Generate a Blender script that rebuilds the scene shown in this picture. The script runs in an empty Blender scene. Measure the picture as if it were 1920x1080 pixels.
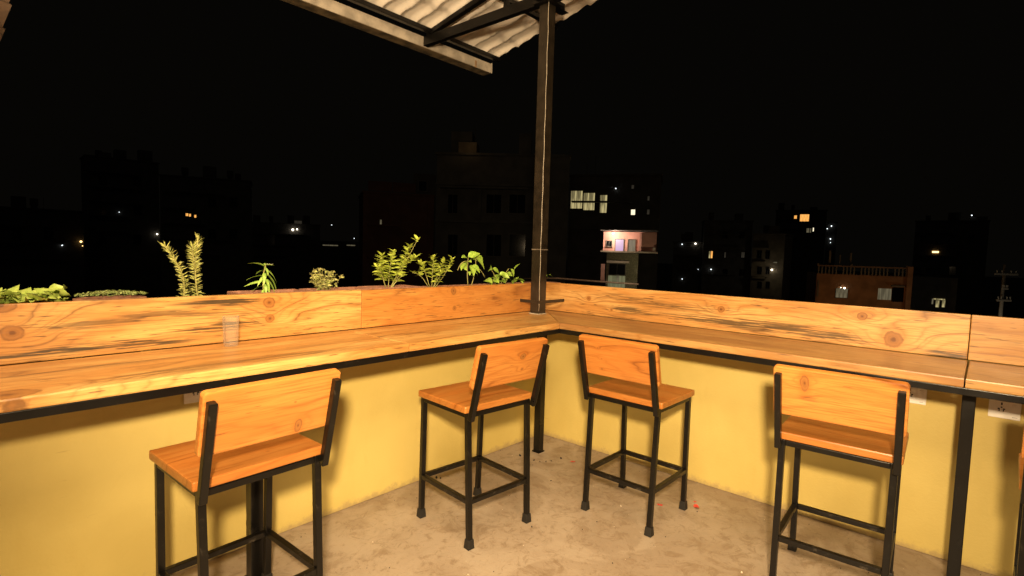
import bpy, bmesh, math, random
from mathutils import Vector, Matrix, Euler
random.seed(7)
R = math.radians
SC = bpy.context.scene
COL = SC.collection

# ---------------------------------------------------------------- camera
CAM = Vector((-3.679, -2.830, 1.6)); YAW, PITCH, ROLL, FPX = R(41.259), R(-4.004), R(1.679), 1011.7
fw = Vector((math.cos(PITCH)*math.cos(YAW), math.cos(PITCH)*math.sin(YAW), math.sin(PITCH)))
r0 = Vector((math.sin(YAW), -math.cos(YAW), 0)); u0 = r0.cross(fw)
rt = r0*math.cos(ROLL) + u0*math.sin(ROLL); up = u0*math.cos(ROLL) - r0*math.sin(ROLL)
cam = bpy.data.cameras.new('camera'); cam.sensor_width = 36; cam.lens = FPX*36/1920; cam.clip_start = .05; cam.clip_end = 3000
camo = bpy.data.objects.new('camera', cam); COL.objects.link(camo)
M = Matrix.Identity(4)
for i in range(3): M[i][0], M[i][1], M[i][2], M[i][3] = rt[i], up[i], -fw[i], CAM[i]
camo.matrix_world = M; SC.camera = camo
def ray(px, py): return fw + rt*((px-960)/FPX) - up*((py-540)/FPX)     # bearing of a thing seen from the terrace

# ---------------------------------------------------------------- night sky, lamps, exposure
w = bpy.data.worlds.new('World'); SC.world = w; w.use_nodes = True
nt = w.node_tree; sky = nt.nodes.new('ShaderNodeTexSky'); sky.sky_type = 'NISHITA'; sky.sun_disc = False
sky.sun_elevation = R(-4); sky.sun_rotation = R(200); mxw = nt.nodes.new('ShaderNodeMix'); mxw.data_type = 'RGBA'; mxw.blend_type = 'ADD'; mxw.inputs[0].default_value = 1
nt.links.new(sky.outputs[0], mxw.inputs[6]); mxw.inputs[7].default_value = (.42, .36, .26, 1)          # faint glow of the town in the air
nt.links.new(mxw.outputs[2], nt.nodes['Background'].inputs[0])
nt.nodes['Background'].inputs[1].default_value = 0.004
sn = bpy.data.lights.new('city_glow_sun', 'SUN'); sn.energy = .006; sn.angle = R(20); sn.color = (1, .86, .7)
so = bpy.data.objects.new('city_glow_sun', sn); COL.objects.link(so); so.rotation_euler = (R(52), 0, R(-40))
def lamp(name, loc, power, col, rad):
    l = bpy.data.lights.new(name, 'POINT'); l.energy = power; l.color = col; l.shadow_soft_size = rad
    o = bpy.data.objects.new(name, l); COL.objects.link(o); o.location = loc; return o
WARM = (1, .73, .42)
sl = bpy.data.lights.new('flash_lamp', 'SPOT'); sl.energy = 1190; sl.color = WARM; sl.shadow_soft_size = .09; sl.spot_size = R(103); sl.spot_blend = 1
fo = bpy.data.objects.new('flash_lamp', sl); COL.objects.link(fo); fo.location = (-3.95, -3.08, 2.05)
fo.rotation_euler = (Vector((-.85, -.65, 1.2))-fo.location).to_track_quat('-Z', 'Y').to_euler()
al = bpy.data.lights.new('roof_bounce_fill', 'AREA'); al.shape = 'SQUARE'; al.size = 3; al.energy = 370; al.color = WARM  # added unseen fill, stands in for flash light bounced off the roof
ao = bpy.data.objects.new('roof_bounce_fill', al); COL.objects.link(ao); ao.location = (-3.6, -2.9, 4.2)
ul = bpy.data.lights.new('side_lamp', 'SPOT'); ul.energy = 560; ul.color = WARM; ul.shadow_soft_size = .2; ul.spot_size = R(85); ul.spot_blend = 1
uo = bpy.data.objects.new('side_lamp', ul); COL.objects.link(uo); uo.location = (-4.7, -1.0, 2.3); uo.rotation_euler = (Vector((0, 1, 4.0))-uo.location).to_track_quat('-Z', 'Y').to_euler()
SC.view_settings.view_transform = 'Standard'; SC.view_settings.look = 'None'; SC.view_settings.gamma = 1; SC.view_settings.exposure = .08
SC.view_settings.use_curve_mapping = False
SC.render.engine = 'CYCLES'; SC.cycles.max_bounces = 8; SC.cycles.use_denoising = True; SC.cycles.sample_clamp_indirect = 6

# ---------------------------------------------------------------- material helpers
class G:
    def __init__(s, name):
        s.m = bpy.data.materials.new(name); s.m.use_nodes = True; s.t = s.m.node_tree; s.b = s.t.nodes['Principled BSDF']
    def n(s, t, **k):
        n = s.t.nodes.new(t)
        for a, v in k.items(): setattr(n, a, v)
        return n
    def put(s, inp, v):
        if v is None: return
        if hasattr(v, 'is_linked') or isinstance(v, bpy.types.NodeSocket): s.t.links.new(v, inp)
        elif isinstance(v, (tuple, list)) and len(v) == 3 and inp.type == 'RGBA': inp.default_value = (*v, 1)
        else: inp.default_value = v
    def math(s, op, a, b=None, c=None, clamp=False):
        n = s.n('ShaderNodeMath', operation=op, use_clamp=clamp)
        for i, v in enumerate((a, b, c)): s.put(n.inputs[i], v)
        return n.outputs[0]
    def mix(s, f, a, b, mode='MIX'):
        n = s.n('ShaderNodeMix', data_type='RGBA', blend_type=mode); s.put(n.inputs[0], f); s.put(n.inputs[6], a); s.put(n.inputs[7], b); return n.outputs[2]
    def coord(s, kind='Object'): return s.n('ShaderNodeTexCoord').outputs[kind]
    def vmul(s, v, k, off=(0, 0, 0)):
        n = s.n('ShaderNodeVectorMath', operation='MULTIPLY_ADD'); s.put(n.inputs[0], v); n.inputs[1].default_value = k; n.inputs[2].default_value = off; return n.outputs[0]
    def noise(s, v, scale, det=3, rough=.5, dist=0):
        n = s.n('ShaderNodeTexNoise'); s.put(n.inputs['Vector'], v); n.inputs['Scale'].default_value = scale
        n.inputs['Detail'].default_value = det; n.inputs['Roughness'].default_value = rough; n.inputs['Distortion'].default_value = dist; return n.outputs['Fac']
    def vor(s, v, scale, feat='F1'):
        n = s.n('ShaderNodeTexVoronoi', feature=feat); s.put(n.inputs['Vector'], v); n.inputs['Scale'].default_value = scale; return n.outputs['Distance']
    def step(s, v, a, b):
        n = s.n('ShaderNodeMapRange', interpolation_type='SMOOTHSTEP'); s.put(n.inputs[0], v); n.inputs[1].default_value = a; n.inputs[2].default_value = b; return n.outputs[0]
    def bump(s, h, strength, dist=.01):
        n = s.n('ShaderNodeBump'); s.put(n.inputs['Height'], h); n.inputs['Strength'].default_value = strength; n.inputs['Distance'].default_value = dist
        s.t.links.new(n.outputs[0], s.b.inputs['Normal'])
    def out(s, col=None, rough=None, **k):
        s.put(s.b.inputs['Base Color'], col); s.put(s.b.inputs['Roughness'], rough)
        for a, v in k.items(): s.put(s.b.inputs[a.replace('_', ' ')], v)
        return s.m
def plain(name, col, rough=.6, var=.25, scale=20, **k):
    g = G(name); f = g.noise(g.coord(), scale, 4)
    return g.out(g.mix(g.step(f, .3, .7), tuple(c*(1-var) for c in col), tuple(min(1, c*(1+var)) for c in col)), rough, **k)
def emit(name, col, s, var=0, scale=3):
    g = G(name); c = col
    if var:
        f = g.noise(g.vmul(g.coord(), (1.6, 1.6, .12)), scale, 2); c = g.mix(g.step(f, .42, .62), tuple(x*(1-var) for x in col), col)
    g.put(g.b.inputs['Emission Color'], c); g.b.inputs['Emission Strength'].default_value = s
    return g.out((.1, .1, .1), .5)

def wood(name, light, mid, dark, knots=(), streaks=(), seed=0., F=40, rough=.4, blot=(.43, .19, .045), blotf=.6, linef=.8, dash=.63):
    g = G(name); P = g.coord(); so = (seed*3.1, seed*1.7, seed*2.3)
    sp = g.n('ShaderNodeSeparateXYZ'); g.put(sp.inputs[0], P); x, y, z = sp.outputs
    nl = g.noise(g.vmul(P, (1.3, 5, 5), so), 1, 2); nm = g.noise(g.vmul(P, (3.5, 22, 22), so), 1, 3)
    r = g.math('MULTIPLY_ADD', g.math('MULTIPLY_ADD', z, .7, y), F, g.math('MULTIPLY_ADD', nl, 9.0, g.math('MULTIPLY', nm, 1.5)))
    km = None; ke = None; kr = None
    jit = g.noise(P, 35, 2)
    for (kx, ky, kR, *asp) in knots:
        a = asp[0] if asp else .8
        dx = g.math('SUBTRACT', x, kx); dy = g.math('SUBTRACT', y, ky)
        gx = g.math('POWER', g.math('ABSOLUTE', g.math('DIVIDE', dx, kR*4.0)), 2.); gy = g.math('POWER', g.math('ABSOLUTE', g.math('DIVIDE', dy, kR*1.7)), 2.)
        gs = g.math('EXPONENT', g.math('MULTIPLY', g.math('ADD', gx, gy), -1.))
        r = g.math('MULTIPLY_ADD', gs, kR*170, r)
        ex = g.math('POWER', g.math('ABSOLUTE', g.math('DIVIDE', dx, kR)), 2.); ey = g.math('POWER', g.math('ABSOLUTE', g.math('DIVIDE', dy, kR*a)), 2.)
        d = g.math('MULTIPLY_ADD', g.math('SUBTRACT', jit, .5), .55, g.math('SQRT', g.math('ADD', ex, ey)))
        m = g.math('SUBTRACT', 1., g.step(d, .8, 1.08))
        e = g.math('MULTIPLY', m, g.step(d, .78, .93))
        rr = g.math('MULTIPLY', m, g.math('MAXIMUM', g.math('SUBTRACT', 1., g.step(d, .08, .42)), g.math('MULTIPLY', g.math('MULTIPLY_ADD', g.math('SINE', g.math('MULTIPLY_ADD', d, 15., g.math('MULTIPLY', nm, 4.))), .5, .5), .25)))
        hal = g.math('MULTIPLY', g.math('SUBTRACT', 1., g.step(d, .9, 2.2)), .75)
        km = m if km is None else g.math('MAXIMUM', km, m); ke = e if ke is None else g.math('MAXIMUM', ke, e); kr = rr if kr is None else g.math('MAXIMUM', kr, rr)
        kh = hal if (knots and (kx, ky, kR) == tuple(knots[0][:3])) else g.math('MAXIMUM', kh, hal)
    ln = g.math('POWER', g.math('SUBTRACT', 1., g.math('ABSOLUTE', g.math('SINE', g.math('MULTIPLY', r, 1.5708)))), 2.2)
    r2 = g.math('MULTIPLY_ADD', r, .42, g.math('MULTIPLY', g.noise(g.vmul(P, (.9, 7, 7), so), 1, 2), 3.))
    cf = g.math('POWER', g.math('SUBTRACT', 1., g.math('ABSOLUTE', g.math('SINE', g.math('MULTIPLY', r2, 1.5708)))), 7.)
    fib = g.noise(g.vmul(P, (6, 190, 190), so), 1, 3, .6)
    bl = g.step(g.noise(g.vmul(P, (1.4, 8, 8), (so[1]+5, so[0], 3)), 1, 4, .6), .38, .6)
    c = g.mix(g.math('MULTIPLY', bl, blotf), light, blot)
    lm = g.step(g.noise(g.vmul(P, (1.2, 9, 9), (so[2], 7, so[0])), 1, 2), .3, .65)
    c = g.mix(g.math('MULTIPLY', g.math('MULTIPLY', ln, g.math('MULTIPLY_ADD', lm, .75, .25)), linef), c, mid)
    cm = g.step(g.noise(g.vmul(P, (1.6, 8, 8), (so[0], so[2], 4)), 1, 2), .4, .62)
    c = g.mix(g.math('MULTIPLY', g.math('MULTIPLY', cf, cm), .95), c, tuple(.55*a+.45*b for a, b in zip(mid, dark)))
    c = g.mix(g.math('MULTIPLY', g.step(fib, .45, .7), .55), c, mid)
    sc = g.noise(g.vmul(P, (9, 120, 120), (so[2]+9, so[1], so[0])), 1, 2)
    c = g.mix(g.math('MULTIPLY', g.step(sc, dash, dash+.07), .75), c, dark)
    for (sx, sy, lx, ly, st) in streaks:
        gx = g.math('POWER', g.math('ABSOLUTE', g.math('DIVIDE', g.math('SUBTRACT', x, sx), lx)), 2.)
        gy = g.math('POWER', g.math('ABSOLUTE', g.math('DIVIDE', g.math('SUBTRACT', y, g.math('MULTIPLY_ADD', g.math('SUBTRACT', nl, .5), .12, sy)), ly)), 2.)
        gs = g.math('EXPONENT', g.math('MULTIPLY', g.math('ADD', gx, gy), -1.))
        nn = g.noise(g.vmul(P, (4, 125, 125), (so[0]+sx*9, 3, 1)), 1, 4, .6)
        mk = g.math('MULTIPLY', g.step(gs, .08, .75), g.step(g.math('MULTIPLY_ADD', gs, .1, nn), .5, .6))
        c = g.mix(g.math('MULTIPLY', mk, st), c, (.045, .03, .014))
    if knots:
        c = g.mix(g.math('MULTIPLY', kh, .7), c, blot)
        kc = g.mix(kr, (.30, .125, .03), (.12, .04, .01)); c = g.mix(g.math('MULTIPLY', km, .92), c, kc); c = g.mix(g.math('MULTIPLY', g.math('MULTIPLY', ke, g.step(nm, .35, .6)), .8), c, (.06, .022, .007))
    g.bump(g.math('MULTIPLY_ADD', fib, .6, g.math('MULTIPLY', ln, -.35)), .25, .002)
    rg = g.math('MULTIPLY_ADD', g.noise(P, 9, 4), .25, rough-.12)
    return g.out(c, rg, Coat_Weight=.22, Coat_Roughness=.27)

PINE = ((.60, .36, .12), (.27, .115, .026), (.07, .032, .012))
STW = ((.50, .205, .045), (.26, .078, .012), (.06, .02, .006))

def mat_steel(nm='black_painted_steel', wear=(.034, .028, .02), th=.58):
    g = G(nm); P = g.coord('Object')
    a = g.noise(P, 45, 5, .7); b = g.noise(g.vmul(P, (1, 1, 1), (3, 8, 1)), 9, 4)
    c = g.mix(g.math('MULTIPLY', g.step(a, th, th+.15), g.step(b, .45, .62)), (.0035, .003, .0026), wear)
    g.bump(a, .15, .002)
    return g.out(c, g.math('MULTIPLY_ADD', b, .22, .2), Specular_IOR_Level=.4)
STEEL = mat_steel(); SCUFF = mat_steel('scuffed_black_steel', (.075, .062, .046), .52)
def mat_wall():
    g = G('yellow_wall_paint'); P = g.coord('Object')
    a = g.noise(P, 2.2, 4); b = g.noise(P, 60, 4, .6); d = g.noise(g.vmul(P, (1, 1, .25)), 6, 4, .6)
    c = g.mix(g.step(a, .3, .7), (.56, .435, .13), (.63, .50, .16)); c = g.mix(g.math('MULTIPLY', g.step(d, .55, .8), .3), c, (.52, .385, .10))
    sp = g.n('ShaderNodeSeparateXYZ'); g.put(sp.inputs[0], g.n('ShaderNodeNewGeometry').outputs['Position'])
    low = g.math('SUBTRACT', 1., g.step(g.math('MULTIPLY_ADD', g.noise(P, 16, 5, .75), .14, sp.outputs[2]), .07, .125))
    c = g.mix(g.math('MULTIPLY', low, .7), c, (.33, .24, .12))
    sm = g.step(g.noise(g.vmul(P, (1, 1, 1), (4, 2, 7)), 17, 5, .75), .68, .74); c = g.mix(g.math('MULTIPLY', sm, .25), c, (.42, .29, .1))
    sf = g.math('MULTIPLY', g.step(g.noise(g.vmul(P, (5, 5, 55), (3, 1, 2)), 1, 3, .6), .68, .73), g.step(g.noise(P, 3, 2), .5, .62)); c = g.mix(g.math('MULTIPLY', sf, .35), c, (.3, .2, .07))
    g.bump(g.math('MULTIPLY_ADD', a, 1.5, g.math('MULTIPLY_ADD', b, .5, g.math('MULTIPLY', d, .9))), .45, .006)
    return g.out(c, .55)
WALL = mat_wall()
def mat_floor():
    g = G('stained_concrete'); P = g.coord('Object')
    a = g.noise(P, 1.3, 5, .6, .6); b = g.noise(P, 7, 7, .7, .9); d = g.noise(P, 130, 3, .6); e = g.noise(g.vmul(P, (1, 1, 1), (9, 4, 2)), 1.9, 6, .68, 1.2)
    c = g.mix(g.step(a, .35, .62), (.52, .44, .345), (.78, .68, .55))
    c = g.mix(g.math('MULTIPLY', g.step(b, .5, .64), .7), c, (.30, .22, .145)); c = g.mix(g.math('MULTIPLY', g.step(e, .48, .62), .75), c, (.90, .80, .65))
    h = g.noise(g.vmul(P, (1, 1, 1), (2, 14, 5)), 14, 7, .8, 1.); c = g.mix(g.math('MULTIPLY', g.step(h, .52, .62), .6), c, (.24, .17, .11))
    c = g.mix(g.math('MULTIPLY', g.step(d, .62, .75), .4), c, (.1, .07, .045))
    st = g.step(g.noise(g.vmul(P, (1, 1, 1), (1, 7, 2)), 7, 5, .75, 1), .66, .74); c = g.mix(g.math('MULTIPLY', st, .65), c, (.085, .055, .032))
    # pale meandering trowel scratches
    sp = g.n('ShaderNodeSeparateXYZ'); g.put(sp.inputs[0], P)
    wv = g.noise(P, 3.2, 2, .5, 1.5); cr = g.math('ABSOLUTE', g.math('SUBTRACT', g.math('FRACT', g.math('MULTIPLY', wv, 9.)), .5))
    lr = g.math('MULTIPLY', g.math('SUBTRACT', 1., g.step(cr, .0, .05)), g.math('MULTIPLY', g.step(sp.outputs[0], -1.1, -.4), g.step(g.noise(P, 4, 2), .45, .6)))
    c = g.mix(g.math('MULTIPLY', lr, .4), c, (.5, .42, .31))
    # darker brown towards the two walls, with a noisy edge
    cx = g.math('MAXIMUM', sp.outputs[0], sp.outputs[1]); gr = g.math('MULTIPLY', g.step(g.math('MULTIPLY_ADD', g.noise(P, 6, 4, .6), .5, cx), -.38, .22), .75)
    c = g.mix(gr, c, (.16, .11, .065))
    g.bump(g.math('ADD', g.math('MULTIPLY', b, 1.2), g.math('MULTIPLY', d, .3)), .35, .006)
    return g.out(c, g.math('MULTIPLY_ADD', b, .3, .38))
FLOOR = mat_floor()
WHITE = plain('white_plastic', (.88, .86, .82), .4, .04); BLACKP = plain('black_plastic', (.008, .008, .008), .5)
RUBBER = plain('black_rubber', (.009, .008, .007), .6, .3, 60)
CLAY = plain('reddish_planter', (.25, .115, .07), .7, .25, 30); SOIL = plain('soil', (.035, .024, .015), .9, .5, 60)
SHEET = plain('pale_roof_sheet', (.86, .78, .68), .28, .05, 8); GUT = plain('gutter_metal', (.46, .40, .32), .5, .3, 7)

# ---------------------------------------------------------------- mesh helpers
def link(name, me, mat=None, parent=None, loc=(0, 0, 0), rot=(0, 0, 0)):
    o = bpy.data.objects.new(name, me); COL.objects.link(o)
    if mat is not None and me is not None and not me.materials: me.materials.append(mat)
    o.parent = parent; o.location = loc; o.rotation_euler = rot; return o
def tag(o, label=None, cat=None, group=None, kind=None):
    for k, v in (('label', label), ('category', cat), ('group', group), ('kind', kind)):
        if v: o[k] = v
    return o
def empty(name, loc, label, cat, group=None, rz=0):
    o = bpy.data.objects.new(name, None); COL.objects.link(o); o.location = loc; o.rotation_euler = (0, 0, rz); o.empty_display_size = .1
    return tag(o, label, cat, group)
def slab_me(name, L, W, T, rad, bevel):
    bm = bmesh.new(); vs = []
    for cx, cy, a0 in ((1, 1, 0), (-1, 1, 90), (-1, -1, 180), (1, -1, 270)):
        for k in range(5): a = R(a0+k*22.5); vs.append(bm.verts.new((cx*(L/2-rad)+rad*math.cos(a), cy*(W/2-rad)+rad*math.sin(a), -T/2)))
    f = bm.faces.new(vs); r = bmesh.ops.extrude_face_region(bm, geom=[f])
    for v in r['geom']:
        if isinstance(v, bmesh.types.BMVert): v.co.z = T/2
    return fin(bm, name, False, bevel, 2)
def fin(bm, name, smooth=False, bevel=0, seg=2):
    if bevel:
        es = [e for e in bm.edges if len(e.link_faces) == 2 and e.calc_face_angle(0) > .6]
        bmesh.ops.bevel(bm, geom=es, offset=bevel, segments=seg, affect='EDGES', profile=.6, clamp_overlap=True)
    bmesh.ops.recalc_face_normals(bm, faces=bm.faces)
    me = bpy.data.meshes.new(name); bm.to_mesh(me); bm.free()
    if smooth:
        for p in me.polygons: p.use_smooth = True
    return me
def box_me(name, sx, sy, sz, bevel=0, seg=2):
    bm = bmesh.new(); bmesh.ops.create_cube(bm, size=1)
    for v in bm.verts: v.co = Vector((v.co.x*sx, v.co.y*sy, v.co.z*sz))
    return fin(bm, name, False, bevel, seg)
def box(name, lo, hi, mat, parent=None, bevel=0, rot=(0, 0, 0)):
    c = [(a+b)/2 for a, b in zip(lo, hi)]
    return link(name, box_me(name, *[abs(b-a) for a, b in zip(lo, hi)], bevel), mat, parent, c, rot)
def bar(name, p0, p1, wd, ht, mat, parent=None, bevel=.003, roll=0, upv=(0, 0, 1)):
    p0, p1 = Vector(p0), Vector(p1); d = p1-p0; L = d.length; x = d/L; u = Vector(upv)
    if abs(x.dot(u)) > .98: u = Vector((0, 1, 0))
    y = u.cross(x).normalized(); z = x.cross(y); m = Matrix((x, y, z)).transposed() @ Matrix.Rotation(roll, 3, 'X')
    o = link(name, box_me(name, L, wd, ht, bevel), mat, parent); o.location = (p0+p1)/2; o.rotation_euler = m.to_euler(); return o
def prism(name, poly, z0, z1, mat, parent=None, bevel=0, loc=(0, 0, 0), rot=(0, 0, 0), seg=2):
    bm = bmesh.new(); vs = [bm.verts.new((x, y, z0)) for x, y in poly]; f = bm.faces.new(vs)
    r = bmesh.ops.extrude_face_region(bm, geom=[f])
    for v in r['geom']:
        if isinstance(v, bmesh.types.BMVert): v.co.z = z1
    return link(name, fin(bm, name, False, bevel, seg), mat, parent, loc, rot)
def tube_bm(bm, pts, rads, n=6):
    rings = []
    pts = [Vector(p) for p in pts]
    for i, p in enumerate(pts):
        d = (pts[min(i+1, len(pts)-1)]-pts[max(i-1, 0)]).normalized(); a = Vector((0, 0, 1)) if abs(d.z) < .9 else Vector((1, 0, 0))
        x = d.cross(a).normalized(); y = d.cross(x); rr = rads[i] if isinstance(rads, (list, tuple)) else rads
        rings.append([bm.verts.new(p+(x*math.cos(t*2*math.pi/n)+y*math.sin(t*2*math.pi/n))*rr) for t in range(n)])
    for a, b in zip(rings, rings[1:]):
        for i in range(n): bm.faces.new((a[i], a[(i+1) % n], b[(i+1) % n], b[i]))
    bm.faces.new(rings[0][::-1]); bm.faces.new(rings[-1])
def tube(name, pts, rads, mat, parent=None, n=6):
    bm = bmesh.new(); tube_bm(bm, pts, rads, n); return link(name, fin(bm, name, True), mat, parent)
def lathe(name, prof, mat, parent=None, n=32, loc=(0, 0, 0)):
    bm = bmesh.new(); rings = []
    for r_, z_ in prof: rings.append([bm.verts.new((r_*math.cos(2*math.pi*k/n), r_*math.sin(2*math.pi*k/n), z_)) for k in range(n)] if r_ > 1e-6 else [bm.verts.new((0, 0, z_))])
    for a, b in zip(rings, rings[1:]):
        for k in range(n):
            q = [a[k % len(a)], a[(k+1) % len(a)], b[(k+1) % len(b)], b[k % len(b)]]; q = list(dict.fromkeys(q))
            if len(q) > 2: bm.faces.new(q)
    return link(name, fin(bm, name, True), mat, parent, loc)

# ---------------------------------------------------------------- the terrace shell
D0, TOP, UND = .558, 1.090, 1.046          # counter depth, counter top, underside
BH = 1.331                                  # top of the back boards
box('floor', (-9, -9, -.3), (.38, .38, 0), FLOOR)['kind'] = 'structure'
GRD = plain('dark_ground', (.05, .045, .04), .9, .4, .05)
bm = bmesh.new(); bmesh.ops.create_grid(bm, x_segments=2, y_segments=2, size=900); g_ = link('ground', fin(bm, 'ground'), GRD, None, (0, 0, -14)); g_['kind'] = 'structure'
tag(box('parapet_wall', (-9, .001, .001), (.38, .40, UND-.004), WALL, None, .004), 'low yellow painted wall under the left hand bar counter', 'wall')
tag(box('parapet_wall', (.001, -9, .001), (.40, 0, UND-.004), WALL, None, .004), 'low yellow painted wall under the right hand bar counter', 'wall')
hb = plain('building_plaster', (.3, .26, .2), .8)
tag(box('host_building', (-9, -9, -14), (.36, .36, -.302), hb), 'building that carries the terrace, below the floor edge', 'building')

# ---------------------------------------------------------------- bar counter: four planks, steel edge, legs
def zkn(pts, x0, sgn, y0): return [((p[0]-x0)*sgn, p[1]-y0, *p[2:]) for p in pts]
BV = .007
ctl = empty('bar_counter', (-2.2, -.25, 0), 'long wooden bar counter on the left wall with a glass tumbler on it', 'counter', 'bar counters')
def child(o, p): o.parent = p; o.matrix_parent_inverse = Matrix.Translation(-Vector(p.location)); return o
jx = -1.903; yc = -.25
mA = wood('counter_wood_far_left', *PINE, knots=zkn([(-3.46, -.50, .085, .75)], -3.3, 1, yc), streaks=zkn([(-2.7, -.47, .6, .06, .75), (-3.15, -.2, .4, .02, .7), (-2.3, -.30, .35, .03, .5)], -3.3, 1, yc), seed=1.2, F=30, blotf=.85, linef=.75)
child(prism('plank', [(-4.9+3.3, -D0-yc), (jx+3.3-.002, -D0-yc), (jx+3.3-.002, .04-yc), (-4.9+3.3, .04-yc)], UND, TOP, mA, None, BV, (-3.3, yc, 0)), ctl)
mB = wood('counter_wood_near_corner', *PINE, knots=[(-.55, -.12, .012)], streaks=[(-.6, -.05, .3, .03, .6)], seed=2.7, F=28, blotf=.75, linef=.7)
child(prism('plank', [(jx+1.2+.002, -D0-yc), (-D0+1.2-.0015, -D0-yc), (.04+1.2-.0015, .04-yc), (jx+1.2+.002, .04-yc)], UND, TOP, mB, None, BV, (-1.2, yc, 0)), ctl)
ctr = empty('bar_counter', (-.25, -2.0, 0), 'wooden bar counter running along the right wall under the big knot', 'counter', 'bar counters')
jy = -2.79; xc = -.25
mC = wood('counter_wood_right', (.43, .24, .08), PINE[1], PINE[2], knots=zkn([(1.48, -.33, .010), (2.6, -.27, .02)], 1.7, 1, xc), seed=4.1, F=30, blot=(.25, .115, .038), blotf=.85)
RZ = (0, 0, R(-90))
child(prism('plank', [(D0-1.7+.0015, -D0-xc), (-jy-1.7-.003, -D0-xc), (-jy-1.7-.003, .04-xc), (-.04-1.7+.0015, .04-xc)], UND, TOP, mC, None, BV, (xc, -1.7, 0), RZ), ctr)
mD = wood('counter_wood_far_right', (.43, .24, .08), PINE[1], PINE[2], seed=5.6, F=34, blot=(.27, .125, .042), blotf=.8)
child(prism('plank', [(-jy-3.8+.003, -D0-xc), (4.9-3.8, -D0-xc), (4.9-3.8, .04-xc), (-jy-3.8+.003, .04-xc)], UND, TOP, mD, None, BV, (xc, -3.8, 0), RZ), ctr)
SB = 1.012
e = D0-.006
child(prism('edge_angle', [(-4.9, -e), (-e, -e), (-e+.035, -e+.035), (-4.9, -e+.035)], SB, UND-.001, STEEL, None, .003), ctl)
child(prism('edge_angle', [(-e+.001, -4.9), (-e+.036, -4.9), (-e+.036, -e+.034), (-e+.001, -e-.001)], SB, UND-.001, STEEL, None, .003), ctr)
for lx, ly, par in ((-2.60, -.30, ctl), (-.345, -.235, ctl)):
    child(box('leg', (lx-.029, ly-.029, .012), (lx+.029, ly+.029, SB-.001+.03), STEEL, None, .004), par)
    child(box('foot_plate', (lx-.036, ly-.036, .001), (lx+.036, ly+.036, .011), STEEL, None, .002), par)
    child(box('cross_bar', (lx-.018, -e+.04, SB+.002), (lx+.018, -.004, UND-.002), STEEL, None, .002), par)
for lx, ly in ((-.30, -2.808),):
    child(box('leg', (lx-.026, ly-.026, .012), (lx+.026, ly+.026, SB-.001+.03), STEEL, None, .004), ctr)
    child(box('foot_plate', (lx-.036, ly-.036, .001), (lx+.036, ly+.036, .011), STEEL, None, .002), ctr)
    child(box('cross_bar', (-e+.04, ly-.018, SB+.002), (-.004, ly+.018, UND-.002), STEEL, None, .002), ctr)

# ---------------------------------------------------------------- upright boards behind the counter
zc = (TOP+BH)/2; bw = BH-TOP-.002; BY = .043; BT = .034
bl = empty('back_board', (-2, BY, TOP), 'upright pine board behind the left hand counter, plants showing over it', 'board', 'back boards')
def vplank(x0, x1, side, mat, par, drop=0):
    L = abs(x1-x0)-.003; m = (x0+x1)/2
    me = box_me('plank', L, bw-drop, BT, .004)
    if side == 'L': o = link('plank', me, mat, None, (m, BY+BT/2, zc+.001-drop/2), (R(90), 0, 0))
    else: o = link('plank', me, mat, None, (BY+BT/2, m, zc+.001-drop/2), (R(90), 0, R(-90)))
    return child(o, par)
x0, x1 = -4.9, -1.802; m_ = (x0+x1)/2
kn = [(-3.392, 1.215, .040, .8), (-2.371, 1.280, .034, .9), (-2.368, 1.196, .026, .95), (-3.42, 1.325, .05, .6)]
stq = [(-3.05, 1.13, .34, .026, .95), (-2.60, 1.288, .24, .018, .95), (-2.62, 1.185, .25, .03, .85), (-3.3, 1.12, .3, .02, .9), (-2.9, 1.24, .5, .02, .6)]
vplank(x0, x1, 'L', wood('board_wood_left', (.59, .355, .112), (.27, .115, .026), PINE[2], zkn(kn, m_, 1, zc), zkn(stq, m_, 1, zc), 7.3, 40, blotf=.8, linef=.7), bl)
x0, x1 = -1.802, .043; m_ = (x0+x1)/2
kn = [(-1.042, 1.297, .024, 1.2), (-1.028, 1.170, .020, .9)]
vplank(x0, x1, 'L', wood('board_wood_corner', (.50, .23, .055), (.30, .10, .018), PINE[2], zkn(kn, m_, 1, zc), (), 8.8, 24, blot=(.42, .165, .033), blotf=.7), bl, .004)
br = empty('back_board', (BY, -2, TOP), 'upright pine board behind the right hand counter with a large round knot', 'board', 'back boards')
y0, y1 = .043+BT, -2.785; m_ = (y0+y1)/2
kn = [(-.402, 1.225, .020, .9), (-1.479, 1.235, .024, .9), (-2.301, 1.272, .027, .85), (-2.458, 1.156, .050, .95), (-.62, 1.15, .012)]
stq = [(-.85, 1.165, .32, .03, .8), (-1.5, 1.165, .45, .04, .85), (-2.0, 1.15, .38, .04, .8), (-2.7, 1.12, .10, .04, .85), (-1.0, 1.24, .6, .03, .6)]
vplank(y0, y1, 'R', wood('board_wood_right', (.60, .35, .12), (.27, .115, .028), PINE[2], zkn(kn, m_, -1, zc), zkn(stq, m_, -1, zc), 3.4, 40, blotf=.85, linef=.7), br)
y0, y1 = -2.785, -4.9
vplank(y0, y1, 'R', wood('board_wood_far_right', (.46, .26, .085), (.27, .11, .027), PINE[2], (), [(.8, 0, .4, .05, .7)], 9.9, 34), br)

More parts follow.
